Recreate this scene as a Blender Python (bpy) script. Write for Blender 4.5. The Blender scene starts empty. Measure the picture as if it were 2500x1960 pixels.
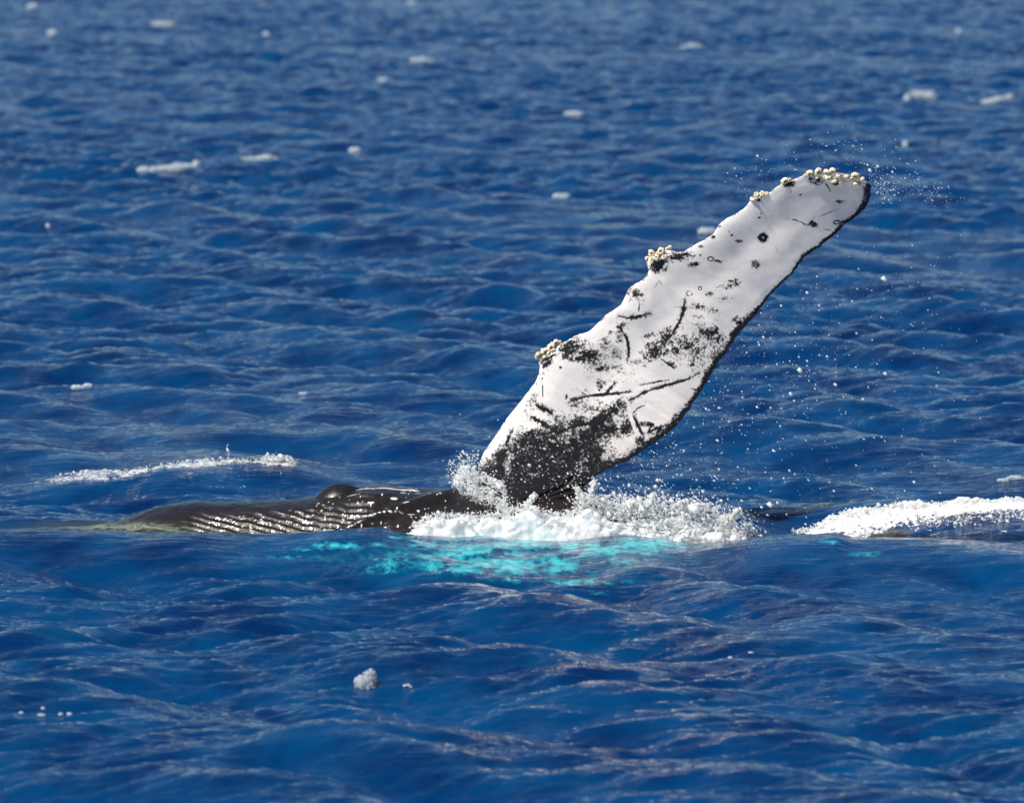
import bpy, math, random
import numpy as np
from mathutils import Matrix, Vector

S = bpy.context.scene
rng = np.random.default_rng(7)
random.seed(7)

# ---------------------------------------------------------------- camera, sky, sun, exposure
CAM_H = 6.0
FPX = 11414.0                      # focal length in photograph pixels (2500 wide)
PITCH = math.radians(6.875)        # looking slightly down on the sea
cam_d = bpy.data.cameras.new('camera')
cam = bpy.data.objects.new('camera', cam_d)
S.collection.objects.link(cam)
cam.location = (0, 0, CAM_H)
cam.rotation_euler = (math.radians(90) - PITCH, 0, 0)
cam_d.sensor_width = 36
cam_d.lens = 36 * FPX / 2500
cam_d.clip_start = 0.5
cam_d.clip_end = 9000
cam_d.dof.use_dof = True
cam_d.dof.focus_distance = 40.3
cam_d.dof.aperture_fstop = 1.9
S.camera = cam

SUN_DIR = Vector((-0.56, -0.50, 0.86)).normalized()     # towards the sun
w = bpy.data.worlds.new('World'); S.world = w; w.use_nodes = True
nt = w.node_tree
bg = nt.nodes['Background']
sky = nt.nodes.new('ShaderNodeTexSky')
sky.sky_type = 'NISHITA'; sky.sun_disc = False
sky.sun_elevation = math.asin(SUN_DIR.z)
sky.sun_rotation = math.atan2(SUN_DIR.x, SUN_DIR.y)
sky.air_density = 1.0; sky.dust_density = 0.2; sky.ozone_density = 6.0
nt.links.new(sky.outputs[0], bg.inputs[0])
bg.inputs[1].default_value = 0.050
sun_d = bpy.data.lights.new('sun', 'SUN'); sun = bpy.data.objects.new('sun', sun_d)
S.collection.objects.link(sun)
sun_d.energy = 5.0; sun_d.angle = math.radians(0.53); sun_d.color = (1.0, 0.95, 0.87)
sun.rotation_euler = (-SUN_DIR).to_track_quat('-Z', 'Y').to_euler()
S.view_settings.view_transform = 'Standard'; S.view_settings.look = 'None'
S.view_settings.exposure = 0.65; S.view_settings.gamma = 1.0
S.view_settings.use_curve_mapping = False
S.cycles.use_denoising = True
S.cycles.max_bounces = 8
S.cycles.transparent_max_bounces = 24
S.cycles.sample_clamp_indirect = 4

# ---------------------------------------------------------------- helpers
cp, sp = math.cos(PITCH), math.sin(PITCH)
def W(px, py, Y):
    """point at distance Y in front of the boat that the lens sees at (px, py)"""
    px = np.asarray(px, float); py = np.asarray(py, float); Y = np.asarray(Y, float)
    a = (px - 1250) / FPX; b = -(py - 980) / FPX
    dy = cp + b * sp; dz = -sp + b * cp
    k = Y / dy
    return np.stack([a * k, Y + 0 * a, CAM_H + dz * k], -1)
def PX(p):
    y = p[..., 1]; z = p[..., 2] - CAM_H
    f = y * cp - z * sp; u = y * sp + z * cp
    f = np.maximum(f, 1e-3)
    return 1250 + FPX * p[..., 0] / f, 980 - FPX * u / f

def interp(x, pts):
    pts = np.array(pts, float)
    return np.interp(x, pts[:, 0], pts[:, 1])
def sm(x, a, b):
    t = np.clip((x - a) / (b - a), 0, 1); return t * t * (3 - 2 * t)

def mesh_obj(name, verts, faces, mat, parent=None, smooth=True, attrs=None):
    me = bpy.data.meshes.new(name)
    verts = np.ascontiguousarray(verts, np.float32); faces = np.ascontiguousarray(faces, np.int32)
    n, k = faces.shape
    me.vertices.add(len(verts)); me.vertices.foreach_set('co', verts.ravel())
    me.loops.add(n * k); me.loops.foreach_set('vertex_index', faces.ravel())
    me.polygons.add(n)
    me.polygons.foreach_set('loop_start', np.arange(n, dtype=np.int32) * k)
    me.polygons.foreach_set('loop_total', np.full(n, k, np.int32))
    me.polygons.foreach_set('use_smooth', np.full(n, smooth, bool))
    me.update(calc_edges=True)
    for an, av in (attrs or {}).items():
        a = me.attributes.new(an, 'FLOAT', 'POINT'); a.data.foreach_set('value', np.ascontiguousarray(av, np.float32).ravel())
    if mat: me.materials.append(mat)
    o = bpy.data.objects.new(name, me); S.collection.objects.link(o)
    if parent: o.parent = parent
    return o
def tag(o, label, cat, group=None, kind=None):
    if kind: o['kind'] = kind
    if label: o['label'] = label
    if cat: o['category'] = cat
    if group: o['group'] = group
    return o
def grid_faces(nr, nc, wrap=False):
    i = np.arange(nr - 1)[:, None]; j = np.arange(nc if wrap else nc - 1)[None]
    j2 = (j + 1) % nc
    return np.stack([i * nc + j, i * nc + j2, (i + 1) * nc + j2, (i + 1) * nc + j], -1).reshape(-1, 4)

def noise3(shape, h, beta, lmin, lmax, seed, aniso=(1, 1, 1)):
    r = np.random.default_rng(seed)
    ks = [np.fft.fftfreq(n, h) for n in shape[:-1]] + [np.fft.rfftfreq(shape[-1], h)]
    K = np.sqrt(sum((k * a) ** 2 for k, a in zip(np.meshgrid(*ks, indexing='ij'), aniso)))
    K[(0,) * len(shape)] = 1e9
    amp = K ** (-beta / 2) * (K > 1 / lmax) * (K < 1 / lmin)
    f = np.fft.rfftn(r.standard_normal(shape))
    o = np.fft.irfftn(f * amp, s=shape, axes=range(len(shape)))
    return o / o.std()

def sample2(tile, L, x, y):
    N = tile.shape[0]
    u = (x / L * N) % N; v = (y / L * N) % N
    i = np.floor(u).astype(np.int64); j = np.floor(v).astype(np.int64)
    fu = u - i; fv = v - j; i %= N; j %= N; i2 = (i + 1) % N; j2 = (j + 1) % N
    return (tile[i, j] * (1 - fu) * (1 - fv) + tile[i2, j] * fu * (1 - fv) + tile[i, j2] * (1 - fu) * fv + tile[i2, j2] * fu * fv)

# ---------------------------------------------------------------- sea state
def sea_tile(L, N, lmin, lmax, peak, beta, wind, spread, seed):
    r = np.random.default_rng(seed)
    k = np.fft.fftfreq(N, L / N)
    kx, ky = np.meshgrid(k, np.fft.rfftfreq(N, L / N), indexing='ij')
    K = np.hypot(kx, ky); K[0, 0] = 1e9
    lam = 1 / K
    th = np.arctan2(ky, kx)
    D = spread + (1 - spread) * np.cos(th - wind) ** 4
    amp = K ** (-beta / 2) * np.exp(-0.6 * (lam / peak) ** 4) * (lam > lmin) * (lam < lmax) * D
    f = np.fft.rfft2(r.standard_normal((N, N))) * amp
    h = np.fft.irfft2(f, s=(N, N)); s = h.std()
    dx = np.fft.irfft2(-1j * f * kx / K, s=(N, N)) / s
    dy = np.fft.irfft2(-1j * f * ky / K, s=(N, N)) / s
    return h / s, dx, dy, L
TA = sea_tile(61.0, 2048, 0.8, 12.0, 3.6, 4.25, math.radians(66), 0.22, 11)
TB = sea_tile(15.7, 1024, 0.07, 2.2, 1.5, 3.5, math.radians(83), 0.07, 12)
def rot(x, y, a): c, s = math.cos(a), math.sin(a); return c * x - s * y, s * x + c * y

# crest line of the wave in front of the whale, as the lens sees it
CREST = [(-900,1300),(0,1292),(180,1290),(320,1300),(450,1296),(560,1302),(720,1300),(860,1292),(930,1289),(990,1303),(1060,1309),(1110,1313),(1170,1309),(1250,1318),(1330,1321),(1380,1321),(1440,1312),(1500,1304),(1560,1307),(1640,1322),(1690,1332),(1740,1328),(1800,1320),(1850,1313),(1920,1305),(1990,1306),(2040,1302),(2090,1316),(2200,1314),(2350,1318),(2500,1325),(3400,1322)]
RCREST = [(1700,1330),(1850,1322),(1930,1312),(2015,1285),(2100,1262),(2200,1246),(2300,1238),(2400,1232),(2500,1228),(3000,1240)]
LCREST = [(-600,1200),(0,1192),(110,1176),(200,1158),(300,1152),(400,1138),(500,1128),(600,1124),(700,1126),(800,1140),(1000,1160)]
Y1, YR, YL = 38.85, 40.9, 43.6
def sea(x, y):
    """sheet point (x, y) -> displaced point; x and y are arrays"""
    xa, ya = rot(x, y, 0.31); xb, yb = rot(x, y, -0.5)
    far = 1 / (1 + (np.hypot(x, y) / 900) ** 2)
    patch = 0.75 + 0.5 * sample2(TA[0], 61.0, xa * 0.13 + 9, ya * 0.13 + 4) * 0.5
    A1, A2 = 0.056, 0.0260 * np.clip(patch, .35, 1.6) * (1 + 0.7 * sm(y, 48, 120))
    px, py = PX(np.stack([x, y, 0 * x], -1))
    calm = 0.86 * np.exp(-((y - 39.9) / 1.7) ** 2) * sm(-np.abs(x - 0.3), -9, -5)
    h = A1 * sample2(TA[0], 61.0, xa, ya) * (1 - calm) + A2 * sample2(TB[0], 15.7, xb, yb) * (1 - 0.3 * calm)
    ax, ay = sample2(TA[1], 61.0, xa, ya) * A1 * 0.6, sample2(TA[2], 61.0, xa, ya) * A1 * 0.6
    bx, by = sample2(TB[1], 15.7, xb, yb) * A2, sample2(TB[2], 15.7, xb, yb) * A2
    ax, ay = rot(ax, ay, -0.31); bx, by = rot(bx, by, 0.5)
    dx = (ax + bx) * (1 - calm); dy = (ay + by) * (1 - calm)
    # three larger waves
    pxc = 1250 + FPX * x / (y * 1.01)
    z1 = W(pxc, interp(pxc, CREST), Y1)[..., 2]
    s1 = np.where(y < Y1, 1.05, 0.42)
    w1 = np.exp(-((y - Y1) / s1) ** 2) * sm(-np.abs(x), -9, -6)
    h = h * (1 - 0.75 * w1) + (z1 - 0.0) * w1
    zR = W(pxc, interp(pxc, RCREST), YR)[..., 2]
    wR = np.exp(-(np.abs(y - YR) / np.where(y < YR, 0.9, 0.8)) ** 2.0) * sm(pxc, 1800, 2050) * sm(-x, -10, -7)
    h = h * (1 - 0.7 * wR) + zR * wR
    zL = W(pxc, interp(pxc, LCREST), YL)[..., 2]
    wL = np.exp(-(np.abs(y - YL) / np.where(y < YL, 0.75, 1.3)) ** 2.0) * sm(-pxc, -1000, -650) * sm(x, -9, -6)
    h = h * (1 - 0.75 * wL) + zL * wL
    tr = np.exp(-((y - 42.3) / 0.6) ** 2) * sm(-pxc, -1000, -650) * sm(x, -9, -6)
    h = h - 0.07 * tr
    # trough along the whale
    w2 = np.exp(-((y - 40.0) / 0.55) ** 2) * sm(-np.abs(x + 0.6), -4.6, -3.9)
    h = h - 0.10 * w2
    return np.stack([x + dx * far, y + dy * far, h * far], -1)

# ---------------------------------------------------------------- node helpers
def mat(name):
    m = bpy.data.materials.new(name); m.use_nodes = True
    n = m.node_tree.nodes; n.clear(); out = n.new('ShaderNodeOutputMaterial')
    return m, n, m.node_tree.links, out
def math_n(n, l, op, a, b=None, c=None, clamp=False):
    m = n.new('ShaderNodeMath'); m.operation = op; m.use_clamp = clamp
    for i, v in enumerate((a, b, c)):
        if v is None: continue
        if hasattr(v, 'is_linked'): l.new(v, m.inputs[i])
        else: m.inputs[i].default_value = v
    return m.outputs[0]
def noise_n(n, l, vec, scale, detail=3, rough=0.55, stretch=None, rotz=0, lac=2.0, dist=0):
    mp = n.new('ShaderNodeMapping'); l.new(vec, mp.inputs[0])
    mp.inputs['Scale'].default_value = stretch or (1, 1, 1)
    mp.inputs['Rotation'].default_value = (0, 0, rotz)
    t = n.new('ShaderNodeTexNoise'); l.new(mp.outputs[0], t.inputs['Vector'])
    t.inputs['Scale'].default_value = scale; t.inputs['Detail'].default_value = detail
    t.inputs['Roughness'].default_value = rough; t.inputs['Distortion'].default_value = dist
    return t.outputs[0]
def attr_n(n, name):
    a = n.new('ShaderNodeAttribute'); a.attribute_name = name; return a.outputs['Fac']
def mixc(n, l, f, a, b):
    m = n.new('ShaderNodeMix'); m.data_type = 'RGBA'
    for i, v in ((0, f), (6, a), (7, b)):
        if hasattr(v, 'is_linked'): l.new(v, m.inputs[i])
        elif i == 0: m.inputs[0].default_value = v
        else: m.inputs[i].default_value = (*v, 1)
    return m.outputs[2]
def ramp(n, l, v, a, b):
    m = n.new('ShaderNodeMapRange'); m.interpolation_type = 'SMOOTHSTEP'
    l.new(v, m.inputs[0]); m.inputs[1].default_value = a; m.inputs[2].default_value = b
    return m.outputs[0]

# ---------------------------------------------------------------- water
def water_material():
    m, n, l, out = mat('sea_water')
    geo = n.new('ShaderNodeNewGeometry').outputs['Position']
    r1 = noise_n(n, l, geo, 11, 5, 0.62, (0.16, 1.0, 1), 0.12)
    r2 = noise_n(n, l, geo, 38, 3, 0.6, (0.5, 1.0, 1), -0.2)
    hgt = math_n(n, l, 'ADD', math_n(n, l, 'MULTIPLY', r1, 0.020), math_n(n, l, 'MULTIPLY', r2, 0.001))
    bp = n.new('ShaderNodeBump'); bp.inputs['Strength'].default_value = 1.0; bp.inputs['Distance'].default_value = 1.0
    l.new(hgt, bp.inputs['Height'])
    fr = n.new('ShaderNodeFresnel'); fr.inputs['IOR'].default_value = 1.333; l.new(bp.outputs[0], fr.inputs['Normal'])
    gl = n.new('ShaderNodeBsdfGlossy'); gl.distribution = 'BECKMANN'; gl.inputs['Roughness'].default_value = 0.05; l.new(bp.outputs[0], gl.inputs['Normal'])
    gl.inputs['Color'].default_value = (1, 1, 1, 1)
    # light scattered back out of the water body: deep blue, turquoise where it is full of air
    aer = attr_n(n, 'aeration')
    st = noise_n(n, l, geo, 5, 5, 0.65, (1.0, 0.8, 1), 0.25, dist=0.6)
    st2 = noise_n(n, l, geo, 30, 3, 0.6, (0.5, 0.32, 1), 0.3)
    f = math_n(n, l, 'ADD', aer, math_n(n, l, 'MULTIPLY', math_n(n, l, 'SUBTRACT', st, 0.5), 2.8))
    f = math_n(n, l, 'ADD', f, math_n(n, l, 'MULTIPLY', math_n(n, l, 'SUBTRACT', st2, 0.5), 2.2))
    f = math_n(n, l, 'MULTIPLY', ramp(n, l, f, 0.12, 1.35), ramp(n, l, aer, 0.0, 0.45))
    dv = ramp(n, l, noise_n(n, l, geo, 1.3, 5, 0.6, (0.8, 0.55, 1), 0.2), 0.32, 0.68)  # navy blotches painted in, standing for facets that mirror the darker high sky
    deep = mixc(n, l, dv, (0.0001, 0.013, 0.064), (0.0003, 0.037, 0.118))
    soft = math_n(n, l, 'MULTIPLY', attr_n(n, 'teal'), ramp(n, l, st, 0.2, 0.75))
    deep = mixc(n, l, soft, deep, (0.0, 0.085, 0.17))
    col = mixc(n, l, f, deep, (0.035, 0.37, 0.42))
    df = n.new('ShaderNodeBsdfDiffuse'); l.new(col, df.inputs[0])
    # light welling up from the depth leaves nearly alike whatever the slope of the surface
    vm = n.new('ShaderNodeMix'); vm.data_type = 'VECTOR'; vm.inputs[0].default_value = 0.75
    l.new(n.new('ShaderNodeNewGeometry').outputs['Normal'], vm.inputs[4]); vm.inputs[5].default_value = (0, 0, 1)
    l.new(vm.outputs[1], df.inputs['Normal'])
    # thin water over the whale's back
    tr = n.new('ShaderNodeBsdfTransparent'); tr.inputs[0].default_value = (0.62, 0.80, 0.74, 1)
    mx0 = n.new('ShaderNodeMixShader')
    l.new(attr_n(n, 'thin'), mx0.inputs[0]); l.new(df.outputs[0], mx0.inputs[1]); l.new(tr.outputs[0], mx0.inputs[2])
    mx = n.new('ShaderNodeMixShader')
    l.new(fr.outputs[0], mx.inputs[0]); l.new(mx0.outputs[0], mx.inputs[1]); l.new(gl.outputs[0], mx.inputs[2])
    l.new(mx.outputs[0], out.inputs[0])
    return m
M_WATER = water_material()

rows = [24.0]
while rows[-1] < 330: rows.append(rows[-1] + 0.052 * (max(rows[-1], 30) / 40) ** 1.38)
while rows[-1] < 8000: rows.append(rows[-1] + (rows[-1] * 0.012 if rows[-1] < 700 else rows[-1] * 0.08))
pre = [24.0]
while pre[-1] > -60: pre.append(pre[-1] - (24.3 - pre[-1]) * 0.22 - 0.1)
rows = np.array(pre[:0:-1] + rows)
uc = np.linspace(-0.118, 0.118, 640)
ext = 0.118 + np.cumsum(0.0005 * 1.075 ** np.arange(1, 95))
ucol = np.concatenate([-ext[::-1], uc, ext])
gy = np.repeat(rows[:, None], len(ucol), 1)
gx = ucol[None] * np.maximum(gy, 24)
P = sea(gx, gy)
ppx, ppy = PX(P)
def blobs(px, py, L):
    o = np.zeros_like(px)
    for cx, cy, rx, ry, s in L:
        o = np.maximum(o, s * np.exp(-0.9 * (((px - cx) / rx) ** 2 + ((py - cy) / ry) ** 2) ** 1.3))
    return o
AER = [(819,1330,60,10,.9),(740,1340,40,5,.6),(920,1326,26,7,.7),(975,1310,40,4,.7),(1035,1330,45,10,.8),(1163,1313,75,6,.9),(1154,1343,70,13,1),(975,1370,70,15,.8),(930,1392,70,8,.7),
       (1067,1383,28,12,1),(1127,1383,48,18,1),(1195,1374,45,14,1),(1269,1376,50,20,1.1),(1356,1374,50,22,1.1),(1296,1323,60,6,.9),(1470,1340,60,14,.9),(1572,1326,100,13,1),(1640,1335,60,8,.8),
       (1416,1420,100,7,.75),(1250,1416,40,5,.7),(1475,1447,22,4,.6),(1520,1370,40,14,.55),(680,1360,80,5,.5),(2030,1322,26,9,.6),(2110,1352,40,8,.45),(1040,1360,60,8,.6)]
mw = (gy > 30) & (gy < 42)
aer = np.zeros_like(ppx)
for cx, cy, rx, ry, a_ in AER + [(1330,1330,330,9,.8),(1500,1345,150,12,.7),(1180,1362,260,22,.55),(1240,1392,200,12,.55)]:
    aer = np.maximum(aer, a_ * np.exp(-0.75 * (((ppx - cx) / rx) ** 2 + ((ppy - cy) / ry) ** 2)))
aer = aer * mw
teal = np.exp(-(((ppx - 1220) / 430) ** 2 + ((ppy - 1360) / 55) ** 2)) * mw
THIN = [(300,1283,210,13,1.0),(420,1283,120,16,1),(560,1300,130,10,.6),(2330,1311,230,8,.75),(2450,1316,120,6,.7),(120,1290,90,7,.8)]
thin = np.clip(1.1 * blobs(ppx, ppy, THIN), 0, 0.72) * ((gy > 38.0) & (gy < 41.5))
water = mesh_obj('water', P.reshape(-1, 3), grid_faces(len(rows), len(ucol)), M_WATER,
                 attrs=dict(aeration=aer, teal=teal, thin=thin))
water['kind'] = 'structure'; water['label'] = 'deep blue wind-rippled open sea with a turquoise patch before the whale'

# ---------------------------------------------------------------- whale
LEAD = [(1105,1330),(1118,1290),(1132,1245),(1148,1195),(1160,1165),(1169,1133),(1183,1101),(1206,1069),(1235,1024),(1261,992),(1286,960),(1306,934),(1315,915),(1318,895),(1314,883),(1324,869),(1344,857),(1367,841),(1389,828),(1408,817),(1434,811),(1447,802),(1462,786),(1480,768),(1500,756),(1517,744),(1526,724),(1535,704),(1551,693),(1567,685),(1580,672),(1584,659),(1577,641),(1583,625),(1606,613),(1632,609),(1654,616),(1670,614),(1693,600),(1718,586),(1741,573),(1749,560),(1757,547),(1773,534),(1799,521),(1818,508),(1828,496),(1836,480),(1850,472),(1876,472),(1892,460),(1911,446),(1934,440),(1966,427),(2001,421),(2046,422),(2078,428),(2104,435),(2120,445),(2130,457)]
TRAIL = [(1455,1330),(1432,1290),(1422,1250),(1428,1206),(1434,1187),(1447,1169),(1469,1153),(1501,1137),(1537,1124),(1566,1102),(1595,1082),(1630,1059),(1656,1034),(1678,1005),(1704,966),(1729,925),(1755,884),(1781,848),(1796,828),(1812,803),(1837,778),(1856,753),(1876,727),(1901,698),(1930,672),(1946,653),(1960,634),(1988,611),(2014,592),(2044,568),(2059,550),(2085,534),(2108,513),(2121,493),(2127,475),(2130,460)]
def resample(pts, n):
    p = np.array(pts, float); d = np.r_[0, np.cumsum(np.hypot(*np.diff(p, axis=0).T))]
    t = np.linspace(0, d[-1], n)
    q = np.stack([np.interp(t, d, p[:, k]) for k in (0, 1)], -1)
    for _ in range(3): q[1:-1] = 0.25 * q[:-2] + 0.5 * q[1:-1] + 0.25 * q[2:]
    return q
NS, NF, NB = 620, 230, 40
L_, T_ = resample(LEAD, NS), resample(TRAIL, NS)
T_[:, 0] += 2.0 * np.interp(np.arange(NS), np.arange(0, NS, 5), rng.standard_normal(len(range(0, NS, 5)))) * sm(np.arange(NS), 60, 130) * 0.9
s = np.linspace(0, 1, NS)
vf = (1 - np.cos(np.pi * np.linspace(0, 1, NF))) / 2 * 0.5 + np.linspace(0, 1, NF) * 0.5
vb = ((1 - np.cos(np.pi * np.linspace(1, 0, NB + 2))) / 2)[1:-1]
v = np.r_[vf, vb]; side = np.r_[-np.ones(NF), np.ones(NB)]       # -1 = face towards the boat
V, SS = np.meshgrid(v, s); SD = np.repeat(side[None], NS, 0)
fpx = L_[:, None, 0] * (1 - V) + T_[:, None, 0] * V
fpy = L_[:, None, 1] * (1 - V) + T_[:, None, 1] * V
chord = np.hypot(*(T_ - L_).T)[:, None] * 0.00353
prof = 2.6 * (0.2969 * np.sqrt(V) - 0.1260 * V - 0.3516 * V ** 2 + 0.2843 * V ** 3 - 0.1015 * V ** 4) * (1 - 0.0 * V)
thick = np.interp(s, [0, .08, .2, .5, .8, .95, 1], [.46, .40, .25, .22, .20, .17, .12])[:, None] * chord ** 0.85
und = noise3((NS, 256), 1.0, 3.0, 40, 400, 5)[:, :V.shape[1] % 257] if V.shape[1] <= 256 else np.pad(noise3((NS, 256), 1.0, 3.0, 40, 400, 5), ((0, 0), (0, V.shape[1] - 256)), mode='edge')
# hollow behind the thick leading edge, then a gentle swell towards the trailing edge
ripple = 0.018 * np.sin((SS * 9.0 + 0.8) * 2 * np.pi) * np.exp(-((V - 0.12) / 0.16) ** 2) * sm(SS, .25, .35)
yoff = SD * (thick * prof * 0.62) - (SD < 0) * 0.5 * (0.4 * ripple + 0.004 * und * sm(V, 0, .1) * sm(1 - V, 0, .1))
yoff += (SD < 0) * 0.10 * thick * np.exp(-((V - 0.40) / 0.20) ** 2) * sm(SS, .2, .4)
fz = W(fpx, fpy, 40.15)[..., 2]
flare = 0.42 * np.exp(-np.clip(fz + 0.05, 0, 9) / 0.16)
yoff = yoff + SD * flare * np.sin(np.pi * np.clip(V, 0, 1)) ** 0.6
ctr = 40.15 + 0.30 * SS + 0.50 * (V - 0.45) * (0.3 + 0.7 * SS) * 0.55 + 0.25 * np.sin(SS * 3.0)
FY = ctr + yoff
# skin folds at the arm pit
def seg_d(px, py, pts):
    d = np.full(px.shape, 1e9)
    for (x0, y0), (x1, y1) in zip(pts[:-1], pts[1:]):
        ex, ey = x1 - x0, y1 - y0; L2 = ex * ex + ey * ey + 1e-9
        t = np.clip(((px - x0) * ex + (py - y0) * ey) / L2, 0, 1)
        d = np.minimum(d, np.hypot(px - x0 - t * ex, py - y0 - t * ey))
    return d
FOLDS = [[(1280,1222),(1330,1208),(1375,1188),(1398,1165)],[(1285,1226),(1340,1214),(1395,1196),(1425,1184)],[(1290,1229),(1350,1222),(1400,1212),(1430,1205)],[(1270,1232),(1340,1234),(1420,1230)],[(1175,1185),(1215,1215),(1270,1232),(1330,1244)],[(1240,1240),(1330,1250),(1420,1248)]]
fold = np.zeros_like(fpx)
for F in FOLDS: fold += np.exp(-(seg_d(fpx, fpy, F) / 4.5) ** 2)
FY = FY + np.where(SD < 0, 0.026 * fold, 0)
FP = W(fpx, fpy, FY)

Z1 = lambda pts: [(1500 + x * .3212, 380 + y * .3212) for x, y in pts]
Z2 = lambda pts: [(1100 + x * .3212, 780 + y * .3212) for x, y in pts]
D = np.zeros_like(fpx)
FN = np.clip(noise3((NS, 512), 1.0, 1.6, 3, 60, 9)[:, :V.shape[1]], -2, 2)
def blob(view, x, y, rx, ry, st, ang=0.0):
    global D
    if 0 < st < 1: st = min(st * 1.14, 1.05); rx *= 1.12; ry *= 1.12
    (cx, cy), = view([(x, y)])
    a = math.radians(ang); dx, dy = fpx - cx, fpy - cy
    u = (dx * math.cos(a) + dy * math.sin(a)) / (rx * .3212); q = (-dx * math.sin(a) + dy * math.cos(a)) / (ry * .3212)
    g = np.clip(np.exp(-0.62 * (u * u + q * q) ** 1.0) * (1 + 0.16 * FN), 0, 1.15)
    D = np.where(st > 0, np.maximum(D, st * g), D + st * g)
def stroke(view, pts, wd, st=1.2):
    global D
    q = view(pts); d = seg_d(fpx, fpy, q)
    de = np.minimum(np.hypot(fpx - q[0][0], fpy - q[0][1]), np.hypot(fpx - q[-1][0], fpy - q[-1][1]))
    ln = sum(math.dist(a, b) for a, b in zip(q[:-1], q[1:])); closed = math.dist(q[0], q[-1]) < 2
    tp = 1.0 if closed else 0.35 + 0.65 * sm(de, 0, ln * 0.4)
    wob = 1 + 0.30 * FN
    g = np.exp(-0.7 * (d / (wd * .3212 * 0.62 * tp * wob)) ** 2)
    if st > 0 and wd > 9: g = np.maximum(g, 0.52 * np.exp(-0.7 * (d / (wd * .3212 * 1.5)) ** 2))
    D = np.where(st > 0, np.maximum(D, st * g), D + st * g)
def ring(view, x, y, rx, ry, wd, st=1.1):
    t = np.linspace(0, 2 * np.pi, 17)
    stroke(view, [(x + rx * math.cos(k), y + ry * math.sin(k)) for k in t], wd, st)
# dark root
rootline = interp(fpx, [(1100,1120),(1180,1118),(1215,1080),(1260,1040),(1300,1026),(1350,1012),(1420,1000),(1500,1008),(1530,1050),(1560,1092),(1600,1106)])
D = np.maximum(D, 0.98 * sm(fpy, rootline - 30, rootline + 45))
D = np.maximum(D, 1.0 * sm(fpy, 1090, 1180))
for b in [(480,1400,520,190,.36,-35),(820,1430,200,120,.40,-50),(1530,190,55,26,.95),(1325,215,48,24,.9),(1925,235,50,34,1),(335,830,75,55,1.15,-20),(480,770,110,34,.95,-5),(150,1050,95,60,.60),(1095,335,22,22,.9),
          (1510,522,34,22,1.1,20),(1070,825,34,34,.72),(600,828,50,18,.85,-10),(880,985,90,40,.66,-20),(940,945,30,18,.6),(840,1085,70,40,.52),(720,1050,50,20,.62),
          (680,1158,110,26,.80,12),(640,1225,60,25,.66),(740,1345,130,42,.85,25),(800,1400,60,50,.7),(310,1490,150,50,.82,-35),(400,1360,60,50,.75),(960,1265,70,34,1.0,30),(850,1440,60,80,.66,-50),
          (560,1500,220,70,.58,-25),(700,1530,160,80,.62,-30),(800,540,14,10,.9),(745,620,22,14,.9),(890,605,16,10,.9),(945,650,30,12,.8),(1100,470,14,10,.8),(1115,440,10,8,.8),
          (660,690,22,14,.8),(870,580,10,8,.8),(1415,300,10,8,.9),(1715,352,34,17,.8,-5),(40,1380,50,60,.6),(20,1500,60,60,.62),(660,760,20,12,.7),(200,1100,40,60,.55),(1690,215,24,16,1.0),(1780,185,20,16,.7)]:
    blob(Z1, *b)
for b in [(1250,420,420,200,.36,-25),(1000,720,330,130,.40,-20),(600,680,60,230,.46,32),(930,215,120,72,.92,10),(1010,275,150,60,.90,5),(1180,180,60,60,.66),(1160,365,180,55,.62),(1560,225,130,66,1.0,-30),(1720,205,210,80,.72,-15),(1960,120,100,50,.82,25),(1920,260,120,110,.62,-40),
          (1680,340,50,26,.75,20),(1450,310,110,30,.68,-25),(1140,490,45,45,.7),(1240,690,160,66,1.0,-25),(1150,770,160,50,.92,-10),(1060,680,80,40,.72),(1000,640,120,40,.56,-10),(1440,930,56,52,1.2),
          (1600,830,100,36,.95,-15),(1485,635,16,16,1),(880,585,13,20,.95),(837,365,11,11,.95),(1570,745,9,9,.9),(1340,740,90,100,.72),(690,420,50,120,.50,25),(620,620,50,110,.52,30),(860,750,60,60,.52),
          (1900,400,60,30,.62,-30),(1960,420,40,60,.8,30),(1110,1030,300,120,1.0,0),(1120,880,200,70,.86,-10),(1000,930,260,80,.84,0),(800,960,140,60,.78,-15),(1340,830,60,90,.95,10),(760,1080,200,160,.93),(1500,1000,60,40,.8,-30),(1300,60,60,40,.6),(1500,130,60,40,.55),(1220,100,30,20,.6)]:
    blob(Z2, *b)
for b in [(1310,955,120,60,-.62,10),(1220,1045,80,36,-.42),(870,890,70,36,-.36),(640,800,70,40,-.3,35),(1560,720,130,110,-.5,-40),(1440,860,20,20,-.3),(440,1080,22,120,-.30,10),(980,820,60,16,-.3),(1540,900,20,40,-.5)]:
    blob(Z2, *b)
for p, wd in [([(1295,480),(1380,490),(1450,522),(1540,545)],9),([(1540,470),(1630,435),(1720,400)],4),([(1470,520),(1540,455)],5),([(1570,555),(1660,572)],5),([(1720,505),(1800,488)],14),
              ([(1505,208),(1560,226)],9),([(1600,190),(1618,230),(1642,265)],10),([(1335,235),(1345,285)],7),([(760,800),(812,806)],13),([(540,1090),(520,1200),(480,1290),(440,1350)],22),
              ([(35,1215),(90,1235),(170,1225),(265,1198)],22),([(190,1105),(185,1190)],9),([(28,1290),(90,1380),(115,1470),(92,1560)],15),([(700,1245),(832,1342)],5),([(450,1150),(580,1155)],6),
              ([(300,1010),(340,950),(380,1020)],6),([(280,1335),(330,1360)],6),([(340,1340),(400,1420)],12),([(900,1240),(1000,1300)],20),([(240,1190),(240,1250)],8),([(1650,215),(1700,222)],9),([(400,1570),(450,1610)],10)]:
    stroke(Z1, p, wd)
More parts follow.
